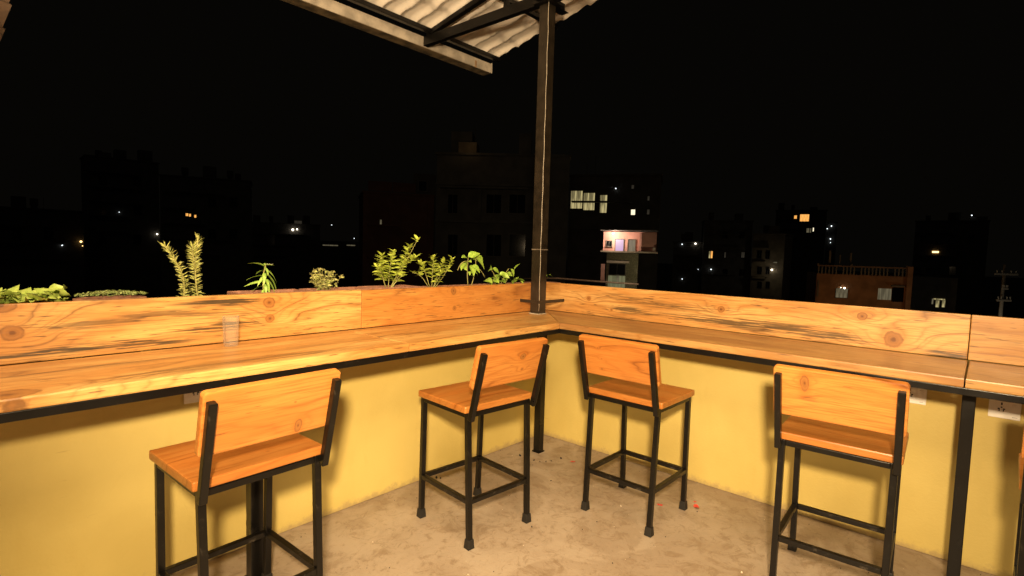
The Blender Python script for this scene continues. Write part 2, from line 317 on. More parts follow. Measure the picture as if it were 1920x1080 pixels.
# ---------------------------------------------------------------- post, strap, edge highlight
PX, PY, PS = -.252, -.110, .045
po = empty('steel_post', (PX, PY, TOP), 'black square steel post standing on the counter corner under the roof', 'post')
PSTEEL = plain('brown_black_post_paint', (.016, .0115, .007), .33, .3, 14)
child(box('tube', (PX-PS, PY-PS, TOP+.006), (PX+PS, PY+PS, 3.515), PSTEEL, None, .005), po)
child(box('base_plate', (PX-PS-.006, PY-PS-.006, TOP+.0005), (PX+PS+.006, PY+PS+.006, TOP+.008), plain('weld_bead', (.3, .27, .22), .6), None, .002), po)
child(box('head_plate', (PX-.085, PY-.085, 3.517), (PX+.085, PY+.085, 3.529), STEEL, None, .002), po)
child(box('splice_band', (PX-PS-.002, PY-PS-.002, 1.607), (PX+PS+.002, PY+PS+.002, 1.616), plain('dull_weld', (.12, .095, .07), .5), None, .001), po)
child(prism('strap', [(PX-PS-.006, PY-PS-.006), (.04, PY-PS-.006), (.04, PY-PS-.001), (PX-PS-.001, PY-PS-.001), (PX-PS-.001, .04), (PX-PS-.006, .04)], 1.178, 1.203, PSTEEL, None, .001), po)
pts = [(PX-PS-.004+.003*math.sin(k*1.7), PY-PS-.004, TOP+.03+k*.0806) for k in range(31)]
tag(tube('edge_glint', pts, .0019, plain('pale_edge_glint', (.42, .36, .28), .35)), 'thin pale tube standing in for the highlight up the edge of the steel post', 'edge_glint')  # modelled highlight: pale tube drawn along the post's bright edge

# ---------------------------------------------------------------- roof: tile profile sheets on steel
SL = .207; RX = .70; EY = 1.33
def rz_(y): return 3.665+SL*(1.32-y)
rf = empty('canopy_roof', (-2.5, -2.3, 3.5), 'pale tile-profile sheet roof on black steel framing above the counter', 'roof')
PIT = .19; NSH = 5
def sheet_me():
    bm = bmesh.new(); W = PIT*NSH; nx = NSH*16; ny = 190; Y0, Y1 = -6.0, EY; g = []
    for j in range(ny+1):
        y = Y0+(Y1-Y0)*j/ny; row = []
        c_ = ((EY-y) % .30)/.30; st = .024*c_ if c_ < .86 else .024*(1-c_)/.14
        for i in range(nx+1):
            x = W*i/nx; ph = (x/PIT+.09*math.sin(2*math.pi*(EY-y)/.30)) % 1.
            h = min(abs(math.sin(math.pi*ph))*1.25, 1.)
            row.append(bm.verts.new((x-W, y, rz_(y)+.036*h+st)))
        g.append(row)
    for j in range(ny):
        for i in range(nx): bm.faces.new((g[j][i], g[j][i+1], g[j+1][i+1], g[j+1][i]))
    return fin(bm, 'roof_sheet', True)
sm_ = sheet_me()
for k in range(7): child(link('roof_sheet', sm_, SHEET, None, (RX-k*(PIT*NSH-.012), 0, -.004*(k % 2))), rf)
for y in (1.285, .52, -.28, -1.1, -1.9, -2.7, -3.5, -4.3, -5.1): child(bar('purlin', (-5.8, y, rz_(y)-.024), (RX-.005, y, rz_(y)-.024), .045, .04, STEEL, None), rf)
for x in (PX, -3.25):
    child(bar('tie_beam', (x, -6, 3.575), (x, 1.375, 3.575), .055, .085, STEEL, None), rf)
    child(bar('rafter', (x, 1.34, 3.635-.0), (x, -2.0, rz_(-2.0)-.075), .05, .045, STEEL, None), rf)
    for y in (.33, -.75, -1.8): child(bar('web', (x+.002, y, 3.616), (x+.002, y, rz_(y)-.095), .04, .04, STEEL, None), rf)
child(box('head_beam', (-5.8, PY-.035, 3.53), (-.02, PY+.035, 3.532), STEEL, None), rf)
child(bar('head_beam', (PX+.03, PY+.03, 3.575), (-.02, PY+.03, 3.575), .05, .075, STEEL, None), rf)
gt = tag(empty('roof_gutter', (-2.5, 1.45, 3.55), 'pale box gutter hanging along the low edge of the roof', 'gutter'))
GX = .70
bm = bmesh.new(); prof = [(1.40, 3.63), (1.40, 3.535), (1.53, 3.535), (1.53, 3.64), (1.527, 3.64), (1.527, 3.538), (1.403, 3.538), (1.403, 3.63)]
a_ = [bm.verts.new((-5.8, y, z)) for y, z in prof]; b_ = [bm.verts.new((GX, y, z)) for y, z in prof]
for k in range(8): bm.faces.new((a_[k], a_[(k+1) % 8], b_[(k+1) % 8], b_[k]))
bm.faces.new(a_); bm.faces.new(b_[::-1])
child(link('trough', fin(bm, 'trough'), GUT), gt)
child(box('gutter_shade_strip', (-5.8, 1.405, 3.529), (GX-.004, 1.528, 3.533), plain('rusty_shaded_underside', (.10, .07, .035), .7, .6, 9)), gt)  # added strip below the trough: mottled rust plus darkening for its shaded underside
child(box('end_cap', (GX+.001, 1.398, 3.533), (GX+.004, 1.532, 3.642), GUT), gt)
for x in (.45, -1.72, -3.4): child(prism('gutter_bracket', [(1.393, 3.60), (1.396, 3.531), (1.536, 3.531), (1.536, 3.60), (1.533, 3.60), (1.533, 3.534), (1.399, 3.534), (1.399, 3.60)], -.012, .012, plain('rusty_strap', (.32, .2, .11), .6), None, 0, (x, 0, 0), (R(90), 0, R(90))), gt)

# lower sheet roof at the left edge of the view
nr = empty('lower_roof', (-4, 1.2, 2.9), 'corner of a lower pale sheet roof at the top left of the photo', 'roof')
nm_ = plain('lower_sheet', (.56, .40, .30), .5, .2, 9)
bm = bmesh.new(); gg = []
for j in range(121):
    y = 0.6+j*.0141; c_ = ((y+.046) % .30)/.30; st = -.010*c_ if c_ < .93 else -.010*(1-c_)/.07
    gg.append([bm.verts.new((-3.2-i*.05+st*1.8, y, 2.928-SL*(y-1.402)+st+.012*math.sin(i*.9))) for i in range(40)])
for j in range(120):
    for i in range(39): bm.faces.new((gg[j][i], gg[j][i+1], gg[j+1][i+1], gg[j+1][i]))
child(link('roof_sheet', fin(bm, 'roof_sheet', True), nm_), nr)
child(bar('post', (-4.6, 1.0, -3), (-4.6, 1.0, 2.95), .06, .06, STEEL, None), nr)

# ---------------------------------------------------------------- bar stools
S = dict(w=.252, dp=.22, Ht=.77, ts=.036)
def stool(x, y, rz, label, seatm, backm):
    t = empty('bar_stool', (x, y, 0), label, 'bar stool', 'wooden bar stools with black steel legs', rz)
    link('seat', slab_me('seat', .504, .44, .036, .009, .006), seatm, t, (0, 0, .752))
    T = .028; q = T/2
    top = {}; 
    for sx in (-1, 1):
        for f in (0, 1):
            a = Vector((sx*.222, .196 if f else -.206, .733)); b = Vector((sx*.2145, .2115 if f else -.2365, .012)); b.x = sx*.218
            b = Vector((sx*.216, .213 if f else -.238, .03)); b.x = sx*.2185
            lg = bar('leg', b, a, T, T, STEEL, t, .003); top[(sx, f)] = (a, b)
            bm = bmesh.new(); bmesh.ops.create_cube(bm, size=1)
            for v in bm.verts:
                k = .0215 if v.co.z < 0 else .0175; v.co = Vector((math.copysign(k, v.co.x), math.copysign(k, v.co.y), .0005 if v.co.z < 0 else .052))
            ft = link('rubber_foot', fin(bm, 'rubber_foot', False, .003), RUBBER, None); ft.parent = lg
            ft.matrix_local = (Matrix.Translation(lg.location) @ lg.rotation_euler.to_matrix().to_4x4()).inverted() @ Matrix.Translation((b.x, b.y, 0))
    def at(k, z):
        a, b = top[k]; return b+(a-b)*((z-b.z)/(a.z-b.z))
    for k1, k2 in (((-1, 0), (1, 0)), ((-1, 1), (1, 1)), ((-1, 0), (-1, 1)), ((1, 0), (1, 1))):
        for nm, z in (('seat_rail', .7185), ('foot_rail', .252)):
            a, b = at(k1, z), at(k2, z); d = (b-a).normalized()*(q+.0005); bar(nm, a+d, b-d, T-.002, T-.002, SCUFF if nm == 'foot_rail' else STEEL, t, .003)
    for sx in (-1, 1):
        bar('back_post', (sx*.232, -.244, .70), (sx*.232, -.338, 1.072), .028, .030, STEEL, t, .004, upv=(0, 1, 0))
    ang = math.atan2(.094, .372); zc_ = .99; yb = -(.244+.094*(zc_-.70)/.372)
    pl = slab_me('backrest', .512, .234/math.cos(ang), .031, .017, .006)
    link('backrest', pl, backm, t, (0, yb+.031*math.cos(ang), zc_+.031*math.sin(ang)*0), (R(90)+ang, 0, 0))
    return t
def sw(n, seed, knots=(), streaks=(), k=1., blotf=.5, lin=.5): return wood(n, tuple(c*k for c in STW[0]), STW[1], STW[2], knots, streaks, seed, 26, .34, (.40, .125, .02), blotf, lin, .69)
ST = [
 (-2.792, -.604, .033, 'bar stool nearest the left edge, its plain orange backrest beside the counter leg', ([(.06, -.12, .008)], []), ([(.10, -.085, .016, 1.7), (.075, .02, .004)], []), 1.05),
 (-1.469, -.630, -.087, 'bar stool left of the wall corner with two dark knots in its backrest', ([], []), ([(.075, .032, .022, .85), (.088, -.045, .011)], []), .95),
 (-.659, -1.270, -1.581, 'bar stool right of the wall corner with tiny knots in its backrest', ([], []), ([(-.125, .055, .006), (-.105, -.01, .005), (-.11, -.075, .008)], []), 1.0),
 (-.675, -2.358, -1.522, 'bar stool by the right counter leg with a slanting dark mark in its pale backrest', ([(-.16, .1, .009)], []), ([(-.125, .055, .019, 2.2)], [(-.1, -.03, .05, .02, .5)]), 1.22),
]
for i, (x, y, rz, lab, ks, kb, k) in enumerate(ST):
    stool(x, y, rz, lab, sw('stool_seat_wood_%d' % i, 11+i*1.3, *ks, k=.78, lin=.7), sw('stool_back_wood_%d' % i, 21+i*1.9, *kb, k=k, blotf=.35 if i == 3 else .5))
stool(-.64, -3.238, -1.60, 'bar stool cut off by the right edge of the photo, only its corner showing', sw('stool_seat_wood_4', 31), sw('stool_back_wood_4', 33))

# ---------------------------------------------------------------- sockets, tumbler, petals, litter
def socket(loc, rz, label, mark=True):
    t = empty('wall_socket', loc, label, 'socket', 'white wall sockets', rz)      # local -Y looks into the terrace
    link('plate', box_me('plate', .122, .010, .098, .004), WHITE, t, (0, -.006, 0))
    link('insert', box_me('insert', .054, .003, .060, .001), WHITE, t, (-.012, -.0125, .008))
    for dx, dz, sx, sz in ((-.012, .026, .006, .012), (-.022, .000, .008, .006), (-.002, .000, .008, .006), (-.020, -.008, .004, .008), (-.004, -.008, .004, .008), (-.012, .008, .006, .006)):
        link('pin_hole', box_me('pin_hole', sx, .002, sz), BLACKP, t, (dx, -.0145, dz))
    link('switch', box_me('switch', .018, .005, .034, .002), WHITE, t, (.036, -.0125, .012))
    if mark: link('maker_mark', box_me('maker_mark', .020, .001, .0025), plain('grey_print', (.3, .3, .32), .6), t, (.040, -.0115, -.036))
socket((-2.742, 0, .872), 0, 'white wall socket half hidden by the backrest of the leftmost stool')
socket((0, -2.570, .872), R(-90), 'white wall socket left of the right hand counter leg')
socket((0, -2.945, .872), R(-90), 'white wall socket right of the right hand counter leg')

g = G('clear_glass'); g.t.nodes.remove(g.b); tr = g.n('ShaderNodeBsdfTransparent'); gl = g.n('ShaderNodeBsdfGlossy'); gl.inputs['Roughness'].default_value = .04; df = g.n('ShaderNodeBsdfDiffuse')
tr.inputs[0].default_value = (.99, .99, .985, 1); df.inputs[0].default_value = (.85, .82, .75, 1); fr = g.n('ShaderNodeLayerWeight'); fr.inputs[0].default_value = .25; mx = g.n('ShaderNodeMixShader'); m2 = g.n('ShaderNodeMixShader')
g.put(mx.inputs[0], g.math('MULTIPLY', fr.outputs['Fresnel'], .3)); g.t.links.new(tr.outputs[0], mx.inputs[1]); g.t.links.new(gl.outputs[0], mx.inputs[2])
g.put(m2.inputs[0], g.math('MULTIPLY_ADD', g.math('POWER', fr.outputs['Facing'], 2.), .3, .03)); g.t.links.new(mx.outputs[0], m2.inputs[1]); g.t.links.new(df.outputs[0], m2.inputs[2])      # pale diffuse film, stronger at grazing angles, paints in the bright glass edges
g.t.links.new(m2.outputs[0], g.t.nodes['Material Output'].inputs[0])
GLASS = g.m
tb = lathe('glass_tumbler', [(0, 0), (.0300, 0), (.0315, .002), (.0325, .012), (.0375, .145), (.0370, .1465), (.0360, .145), (.0315, .018), (.0285, .013), (0, .012)], GLASS, None, 40, (-2.61, -.062, TOP+.0008))
tag(tb, 'empty clear glass tumbler standing on the left counter', 'glass')

PET = plain('red_petal', (.55, .045, .035), .5, .35, 60)
def petal(x, y, s, a, label):
    bm = bmesh.new(); n = 10; c = bm.verts.new((0, 0, .004)); ring = []; ring2 = []
    for k in range(n):
        t_ = k*2*math.pi/n; rr = s*(1+.35*math.sin(2*t_+a)+.15*random.random())
        ring.append(bm.verts.new((rr*.55*math.cos(t_), rr*.4*math.sin(t_), .006+.003*random.random())))
        ring2.append(bm.verts.new((rr*math.cos(t_), rr*.75*math.sin(t_), .002+s*.45*random.random())))
    for k in range(n): bm.faces.new((c, ring[k], ring[(k+1) % n])); bm.faces.new((ring[k], ring2[k], ring2[(k+1) % n], ring[(k+1) % n]))
    tag(link('petal', fin(bm, 'petal', True), PET, None, (x, y, .001), (0, 0, a)), label, 'petal', 'red petals on the floor')
petal(-.372, -1.545, .024, .4, 'largest red petal, on the floor beside a front stool leg')
petal(-.515, -1.365, .013, 1.9, 'small red petal just behind the rear leg of the stool right of the corner')
petal(-.331, -.561, .016, 2.7, 'red petal lying nearest the wall corner on the floor')
petal(-.31, -1.51, .009, 3.1, 'tiny red scrap touching the rubber foot of a stool')
LITB = plain('dark_grit', (.015, .012, .01), .8); LITW = plain('pale_grit', (.6, .5, .38), .8)
bmd, bmw = bmesh.new(), bmesh.new()
def grit(bm, x, y, s):
    m = Matrix.Translation((x, y, s*.4)) @ Euler((random.random()*3, random.random()*3, random.random()*3)).to_matrix().to_4x4() @ Matrix.Diagonal((s, s*(.5+random.random()*.6), s*.6, 1))
    bmesh.ops.create_icosphere(bm, subdivisions=1, radius=1, matrix=m)
for x, y, s in ((-1.25, -.05, .012), (-1.235, -.075, .010), (-.717, -.646, .007), (-.522, -.195, .012), (-.53, -.27, .006), (-.516, -.33, .008), (-.50, -.375, .006), (-.47, -.41, .007), (-.43, -.43, .007), (-.335, -.453, .009), (-1.30, -.95, .006)): grit(bmd, x, y, s)
for k in range(150): grit(bmd, -3*random.random(), -3*random.random(), .0015+.0028*random.random()**2)
for k in range(70): grit(bmw, -3*random.random(), -3*random.random(), .0015+.003*random.random()**2)
for x, y in ((-.70, -1.19), (-.48, -.80), (-1.1, -.3), (-.9, -2.0), (-.55, -2.05)): grit(bmw, x, y, .006)
tag(link('floor_grit', fin(bmd, 'floor_grit'), LITB), 'dark grit and crumbs scattered over the concrete floor', 'grit', kind='stuff')
tag(link('floor_grit', fin(bmw, 'floor_grit'), LITW), 'pale specks scattered over the concrete floor', 'grit', kind='stuff')

# ---------------------------------------------------------------- planters on the parapet behind the boards
def planter(x0, x1, label, rim=1.334, y0=.092, y1=.275):
    rim -= .007
    t = empty('planter_box', ((x0+x1)/2, (y0+y1)/2, 1.05), label, 'planter', 'planters behind the left board'); th = .016; z0 = UND+.002
    for nm, lo, hi in (('side', (x0, y0, z0), (x1, y0+th, rim)), ('side', (x0, y1-th, z0), (x1, y1, rim)), ('end', (x0, y0+th+.0005, z0), (x0+th, y1-th-.0005, rim-.001)), ('end', (x1-th, y0+th+.0005, z0), (x1, y1-th-.0005, rim-.001))):
        child(box(nm, lo, hi, CLAY, None, .004), t)
    child(box('soil', (x0+th+.001, y0+th+.001, z0+.1), (x1-th-.001, y1-th-.001, rim-.014), SOIL), t)
for a, b, l, z in ((-3.72, -3.19, 'planter of lettuce at the far left behind the board', 1.318), (-2.86, -2.56, 'planter holding the tall rosemary', 1.312), (-2.50, -2.115, 'reddish planter under the narrow leaved flowering plant', 1.339),
                   (-2.09, -1.70, 'reddish planter under the low variegated bush', 1.339), (-1.69, -1.30, 'reddish planter under the tallest leafy bush', 1.341), (-1.285, -.90, 'planter under the smaller leafy bush right of the tallest one', 1.326),
                   (-.885, -.52, 'planter under the upright broad leaved plant', 1.326), (-.505, -.08, 'planter beside the post with the low broad leaves', 1.326), (-.06, .33, 'planter behind the steel post', 1.326)): planter(a, b, l, z)
tp = lathe('clay_pan', [(0, 1.05), (.11, 1.05), (.135, 1.28), (.14, 1.328), (.13, 1.328), (.12, 1.30), (0, 1.315)], CLAY, None, 28, (-3.035, .20, 0)); tp.scale = (1, .65, 1)
tag(tp, 'round clay pan carrying the creeping mat of tiny leaves', 'planter')

# ---------------------------------------------------------------- plants
def leafmat(name, a, b, edge=None, scale=40):
    g = G(name); P = g.coord('Object'); c = g.mix(g.step(g.noise(P, scale, 3), .35, .65), a, b)
    oi = g.n('ShaderNodeObjectInfo'); c = g.mix(g.math('MULTIPLY', oi.outputs['Random'], .35), c, tuple(x*1.35 for x in b))
    if edge:
        u = g.n('ShaderNodeUVMap'); sp = g.n('ShaderNodeSeparateXYZ'); g.t.links.new(u.outputs[0], sp.inputs[0])
        c = g.mix(g.step(g.math('ABSOLUTE', g.math('SUBTRACT', sp.outputs[0], .5)), .33, .42), c, edge)
    return g.out(c, .42, Transmission_Weight=0, Subsurface_Weight=0)
LF_Y = leafmat('yellow_green_leaf', (.24, .33, .035), (.44, .50, .08)); LF_G = leafmat('fresh_green_leaf', (.18, .33, .035), (.36, .50, .08))
LF_N = leafmat('narrow_leaf_green', (.16, .31, .05), (.33, .46, .09)); LF_R = leafmat('rosemary_green', (.32, .36, .075), (.56, .56, .18)); LF_V = leafmat('variegated_leaf', (.26, .33, .07), (.44, .44, .14), (.62, .56, .30))
LF_T = leafmat('thyme_leaf', (.13, .19, .05), (.28, .33, .12)); LF_L = leafmat('lettuce_leaf', (.22, .33, .05), (.40, .48, .11)); STEM = plain('pale_stem', (.30, .28, .09), .6); FLW = plain('white_petals', (.8, .76, .66), .5)
def leaf_bm(bm, m, L, W, droop=.25, fold=.18, n=5, tip=1.6, wav=0):
    rows = []; uv = bm.loops.layers.uv.verify()
    for i in range(n+1):
        t_ = i/n; wd = W*.5*(math.sin(math.pi*min(1, t_**.75*.97+.03))**.85)*(1-.25*t_**tip); y = L*t_; z = -droop*L*t_*t_
        rows.append([bm.verts.new(m @ Vector((s*wd, y, z+fold*abs(s)*wd*2+(wav*math.sin(i*2.3+s*2)*wd)))) for s in (-1, 0, 1)])
    for a, b in zip(rows, rows[1:]):
        for k in range(2):
            f = bm.faces.new((a[k], a[k+1], b[k+1], b[k])); f.smooth = True
            for lp, u_ in zip(f.loops, (k/2, (k+1)/2, (k+1)/2, k/2)): lp[uv].uv = (u_, .5)
def leaf_me(name, L, W, **k):
    bm = bmesh.new(); leaf_bm(bm, Matrix.Identity(4), L, W, **k); me = bpy.data.meshes.new(name); bm.to_mesh(me); bm.free(); return me
def frame(p, d, roll=0):
    d = Vector(d).normalized(); z = Vector((0, 0, 1))-d*d.z
    z = z.normalized() if z.length > .05 else Vector((0, -1, 0)); x = d.cross(z); m = Matrix((x, d, z)).transposed() @ Matrix.Rotation(roll, 3, 'Y'); m = m.to_4x4(); m.translation = Vector(p); return m
def putleaf(me, mat, par, p, d, s=1, roll=0):
    o = link('leaf', me, mat, par); o.matrix_local = frame(p, d, roll) @ Matrix.Scale(s, 4); return o
rnd = random.Random(21)
def curve(p0, p1, bend=(0, 0, 0), n=7):
    p0, p1, b = Vector(p0), Vector(p1), Vector(bend); return [p0.lerp(p1, k/n)+b*math.sin(math.pi*k/n) for k in range(n+1)]
GP = 'plants growing behind the left board'
# rosemary: two spikes of needles
t = empty('rosemary_plant', (-2.71, .20, 1.30), 'tall rosemary with two upright spikes of needle leaves', 'plant', GP)
for pts in (curve((-.025, 0, 0), (-.108, -.005, .275), (.035, 0, .0), 12), curve((.042, 0, 0), (.048, 0, .318), (-.014, 0, 0), 12), curve((.033, 0, .16), (.016, -.01, .28), (-.004, 0, 0), 6)):
    tube('stem', pts, [.0035*(1-.6*k/len(pts)) for k in range(len(pts))], STEM, t)
    bm = bmesh.new(); N = int(230*len(pts)/13)
    for k in range(N):
        u = (k+rnd.random())/N*(len(pts)-1); i = min(int(u), len(pts)-2); p = pts[i].lerp(pts[i+1], u-i); dd = (pts[i+1]-pts[i]).normalized()
        a = rnd.random()*6.283; out = Vector((math.cos(a), math.sin(a), 0)); leaf_bm(bm, frame(p, out*.9+dd*(.25+.9*(u/(len(pts)-1))**3)+Vector((0, 0, rnd.uniform(-.3, .3))), rnd.random()*6), rnd.uniform(.024, .040), .0036, droop=rnd.uniform(-.1, .3), n=2)
    me = bpy.data.meshes.new('needles'); bm.to_mesh(me); bm.free(); tag(link('needles', me, LF_R, t), kind='stuff')
# narrow-leaved plant with white flower
t = empty('flowering_plant', (-2.33, .20, 1.315), 'narrow leaved green plant with a small white flower on top', 'plant', GP)
tube('stem', curve((.0, 0, 0), (.01, 0, .165), (-.012, 0, 0)), .003, STEM, t); nl_ = leaf_me('leaf', .105, .027, droop=.35, n=6)
for z, a, s, e in ((.155, 185, .95, .5), (.10, 183, 1., .12), (.065, 182, 1.0, .1), (.045, 178, .8, -.1), (.14, -8, 1.0, -.6), (.12, 5, 1.2, -.75), (.09, -15, 1.05, -.9), (.15, 270, .7, -.3), (.12, 250, .8, -.6), (.09, 285, .8, -.8), (.06, 262, .7, -.8), (.05, 310, .7, -1), (.10, 220, .7, -.5), (.16, 60, .6, .4), (.13, 100, .7, 0), (.03, 230, .6, -.6), (.16, 300, .5, .3)):
    putleaf(nl_, LF_N, t, (.002, 0, z), (math.cos(R(a)), math.sin(R(a))*.8, e), s, rnd.uniform(-.5, .5))
fl = empty('x', (0, 0, 0), None, None); bpy.data.objects.remove(fl)
bm = bmesh.new()
for k in range(9): leaf_bm(bm, frame((.028+.012*rnd.uniform(-1, 1), -.01, .165+.006*rnd.uniform(-1, 1)), (math.cos(k*1.4), math.sin(k*1.4), .5)), .014, .009, n=3)
me = bpy.data.meshes.new('flower'); bm.to_mesh(me); bm.free(); link('flower', me, FLW, t)
# variegated low bush
t = empty('variegated_bush', (-1.955, .20, 1.315), 'low bush of small cream edged leaves', 'plant', GP); bm = bmesh.new(); bs = bmesh.new()
for k in range(26):
    a = rnd.random()*6.283; rr = rnd.random()**.5; tip = Vector((.115*rr*math.cos(a), .09*rr*math.sin(a), rnd.uniform(.06, .155)*(1.1-.25*rr)+(.03 if k in (3, 9) else 0))); pts = curve((tip.x*.4, tip.y*.4, 0), tip, (0, 0, .01), 5); tube_bm(bs, pts, .0013, 4)
    for q in range(13):
        u = rnd.uniform(.8, 5); i = min(int(u), 4); p = pts[i].lerp(pts[i+1], u-i); a2 = rnd.random()*6.283; leaf_bm(bm, frame(p, (math.cos(a2), math.sin(a2), rnd.uniform(-.2, .9)), rnd.uniform(-.8, .8)), rnd.uniform(.016, .030), rnd.uniform(.012, .019), n=3, wav=.3)
me = bpy.data.meshes.new('foliage'); bm.to_mesh(me); bm.free(); tag(link('foliage', me, LF_V, t), kind='stuff'); link('stems', fin(bs, 'stems', True), STEM, t)
# leafy bushes
ob = leaf_me('leaf', .074, .033, droop=.2, fold=.12)
def bush(loc, label, stems, mat, me=ob, sz=1., wide=1.25):
    t = empty('leafy_bush', loc, label, 'plant', GP)
    for tip, n, bend, z0 in stems:
        tip = (tip[0]*wide, tip[1]*wide*1.4, tip[2])
        pts = curve((tip[0]*.15, tip[1]*.15, 0), tip, bend, 8); tube('stem', pts, [.0032*(1-.07*k) for k in range(9)], STEM, t)
        n = int(n*1.45)
        for k in range(n):
            f = z0+(1-z0)*(k+.5*rnd.random())/n; u = f*8; i = min(int(u), 7); p = pts[i].lerp(pts[i+1], u-i); a = k*2.4+rnd.random()
            putleaf(me, mat, t, p, (math.cos(a), math.sin(a), rnd.uniform(-.1, .5)+.9*f**4), sz*rnd.uniform(.65, 1.05)*(1-.25*f), rnd.uniform(-.6, .6))
    return t
bush((-1.50, .20, 1.315), 'tallest leafy bush, yellow green with a thin tip above the rest', [((.035, 0, .255), 34, (-.01, 0, 0), .22), ((-.04, .0, .23), 26, (-.02, 0, .0), .25), ((.10, -.02, .19), 22, (.0, 0, .02), .35), ((.15, .0, .30), 24, (.0, 0, .0), .55), ((.215, .02, .21), 12, (0, 0, .05), .6), ((-.085, -.02, .15), 14, (0, 0, .02), .4), ((.19, -.01, .345), 3, (0, 0, 0), .93), ((.07, -.03, .10), 6, (0, 0, 0), .4)], LF_Y)
bush((-1.115, .20, 1.310), 'smaller leafy bush between the tallest one and the broad leaved plant', [((.01, 0, .23), 26, (0, 0, 0), .3), ((.09, .0, .20), 18, (0, 0, .01), .4), ((.175, .01, .215), 14, (0, 0, -.02), .6), ((-.085, 0, .18), 18, (0, 0, .02), .4), ((-.14, 0, .11), 9, (0, 0, .03), .5), ((.05, -.03, .13), 14, (0, 0, .0), .3)], LF_Y, sz=.9)
bg = leaf_me('leaf', .095, .064, droop=.35, fold=.14, n=6, tip=2.)
def broad(loc, label, leaves, stems):
    t = empty('broad_leaf_plant', loc, label, 'plant', GP)
    for pts in stems: tube('stem', curve(*pts), .003, STEM, t)
    for p, d, s, rl in leaves: putleaf(bg, LF_G, t, p, d, s, rl)
broad((-.73, .20, 1.305), 'upright plant with big pointed green leaves left of the post',
      [((-.03, -.01, .235), (.75, -.5, .45), 1.05, .9), ((-.04, 0, .23), (-.8, -.3, .2), .7, -.6), ((.05, -.01, .225), (.55, -.6, -.55), 1.15, .3), ((.06, 0, .24), (.9, .2, -.35), 1.1, -.4), ((-.04, 0, .19), (-.85, -.2, -.3), 1.0, .2), ((-.05, 0, .18), (-.6, -.5, -.4), .8, .8), ((.0, -.01, .17), (-.1, -.7, -.7), .95, 0), ((.02, -.01, .17), (.4, -.7, -.5), .85, .5),
       ((-.02, 0, .20), (-.3, -.6, .1), .6, .4), ((0, 0, .12), (-.5, -.5, -.3), .45, 0), ((.04, 0, .12), (.5, -.5, -.3), .45, .3), ((.0, 0, .09), (.4, -.6, 0), .4, 0), ((.05, .01, .21), (.3, .6, .4), .8, .3)],
      [((-.015, 0, 0), (-.02, 0, .235), (-.01, 0, 0)), ((.015, 0, 0), (.06, 0, .24), (.02, 0, 0)), ((.045, 0, .14), (.17, 0, .07), (.0, 0, .03)), ((-.03, 0, .20), (-.13, 0, .13), (-.01, 0, .02))])
lv = []
for k in range(30):
    a = rnd.random()*6.283; x = rnd.uniform(-.17, .20); lv.append(((x, rnd.uniform(-.06, .06), rnd.uniform(.03, .10)), (math.cos(a), math.sin(a)-.5, rnd.uniform(-.5, .5)), rnd.uniform(.45, .8), rnd.uniform(-1.2, 1.2)))
lv += [((-.13, 0, .14), (-.7, -.5, .1), 1.0, 1.2), ((-.10, 0, .14), (.7, -.4, -.3), .8, .8), ((.10, -.02, .14), (.1, -.6, -.7), .75, 0), ((.17, 0, .13), (.2, -.3, .8), .7, .4), ((-.2, -.02, .05), (-.3, -.7, .1), 1., .5)]
broad((-.37, .20, 1.305), 'low spreading broad leaved plant touching the left side of the post', lv, [((-.03, 0, 0), (-.13, 0, .14), (0, 0, .02)), ((.0, 0, 0), (.10, 0, .14), (0, 0, .02)), ((.05, 0, 0), (.17, 0, .13), (0, 0, .02)), ((-.05, 0, 0), (-.18, 0, .05), (0, 0, .03))])
lv = [((rnd.uniform(-.06, .06), rnd.uniform(-.05, .05), rnd.uniform(.02, .085)), (math.cos(k*2.4), math.sin(k*2.4)-.4, rnd.uniform(-.3, .6)), rnd.uniform(.3, .5), rnd.uniform(-1, 1)) for k in range(16)]
broad((.175, .20, 1.305), 'small seedling peeping out to the right of the steel post', lv, [((0, 0, 0), (.02, 0, .08), (0, 0, .01)), ((0, 0, 0), (-.04, 0, .07), (0, 0, .01))])
# lettuces and creeping mat
def lettuce(loc, label, n, s):
    t = empty('lettuce', loc, label, 'plant', GP)
    for q in range(3):
        bm = bmesh.new(); W = .05; uv = bm.loops.layers.uv.verify(); rows = []
        for i in range(9):
            t_ = i/8; wd = W*.9*math.sin(math.pi*(.12+.8*t_))*(1+.35*math.sin(i*2.6+q)); rows.append([bm.verts.new((s_*wd, .095*t_, -.03*t_*t_+.014*math.sin(i*1.9+s_*5+q)*abs(s_)+.012*abs(s_))) for s_ in (-1, -.5, 0, .5, 1)])
        for a, b in zip(rows, rows[1:]):
            for k in range(4): bm.faces.new((a[k], a[k+1], b[k+1], b[k])).smooth = True
        me = bpy.data.meshes.new('leaf'); bm.to_mesh(me); bm.free(); me.materials.append(LF_L)
        for k in range(n//3): a = (k*3+q)*2.4; putleaf(me, LF_L, t, (.02*math.cos(a), .02*math.sin(a), .005+.018*(k/n)*3), (math.cos(a), math.sin(a), .25+.8*rnd.random()), s*rnd.uniform(.6, 1.), rnd.uniform(-.4, .4))
lettuce((-3.445, .19, 1.302), 'ruffled pale green lettuce cut off by the left edge of the photo', 18, 1.05); lettuce((-3.315, .18, 1.302), 'taller ruffled pale green lettuce second from the left edge', 24, 1.25); lettuce((-3.235, .17, 1.300), 'small flat lettuce seedling beside the taller lettuce', 9, .4)
t = empty('creeping_mat', (-3.03, .195, 1.33), 'low creeping mat of tiny green leaves on the clay pan', 'plant', GP); bm = bmesh.new()
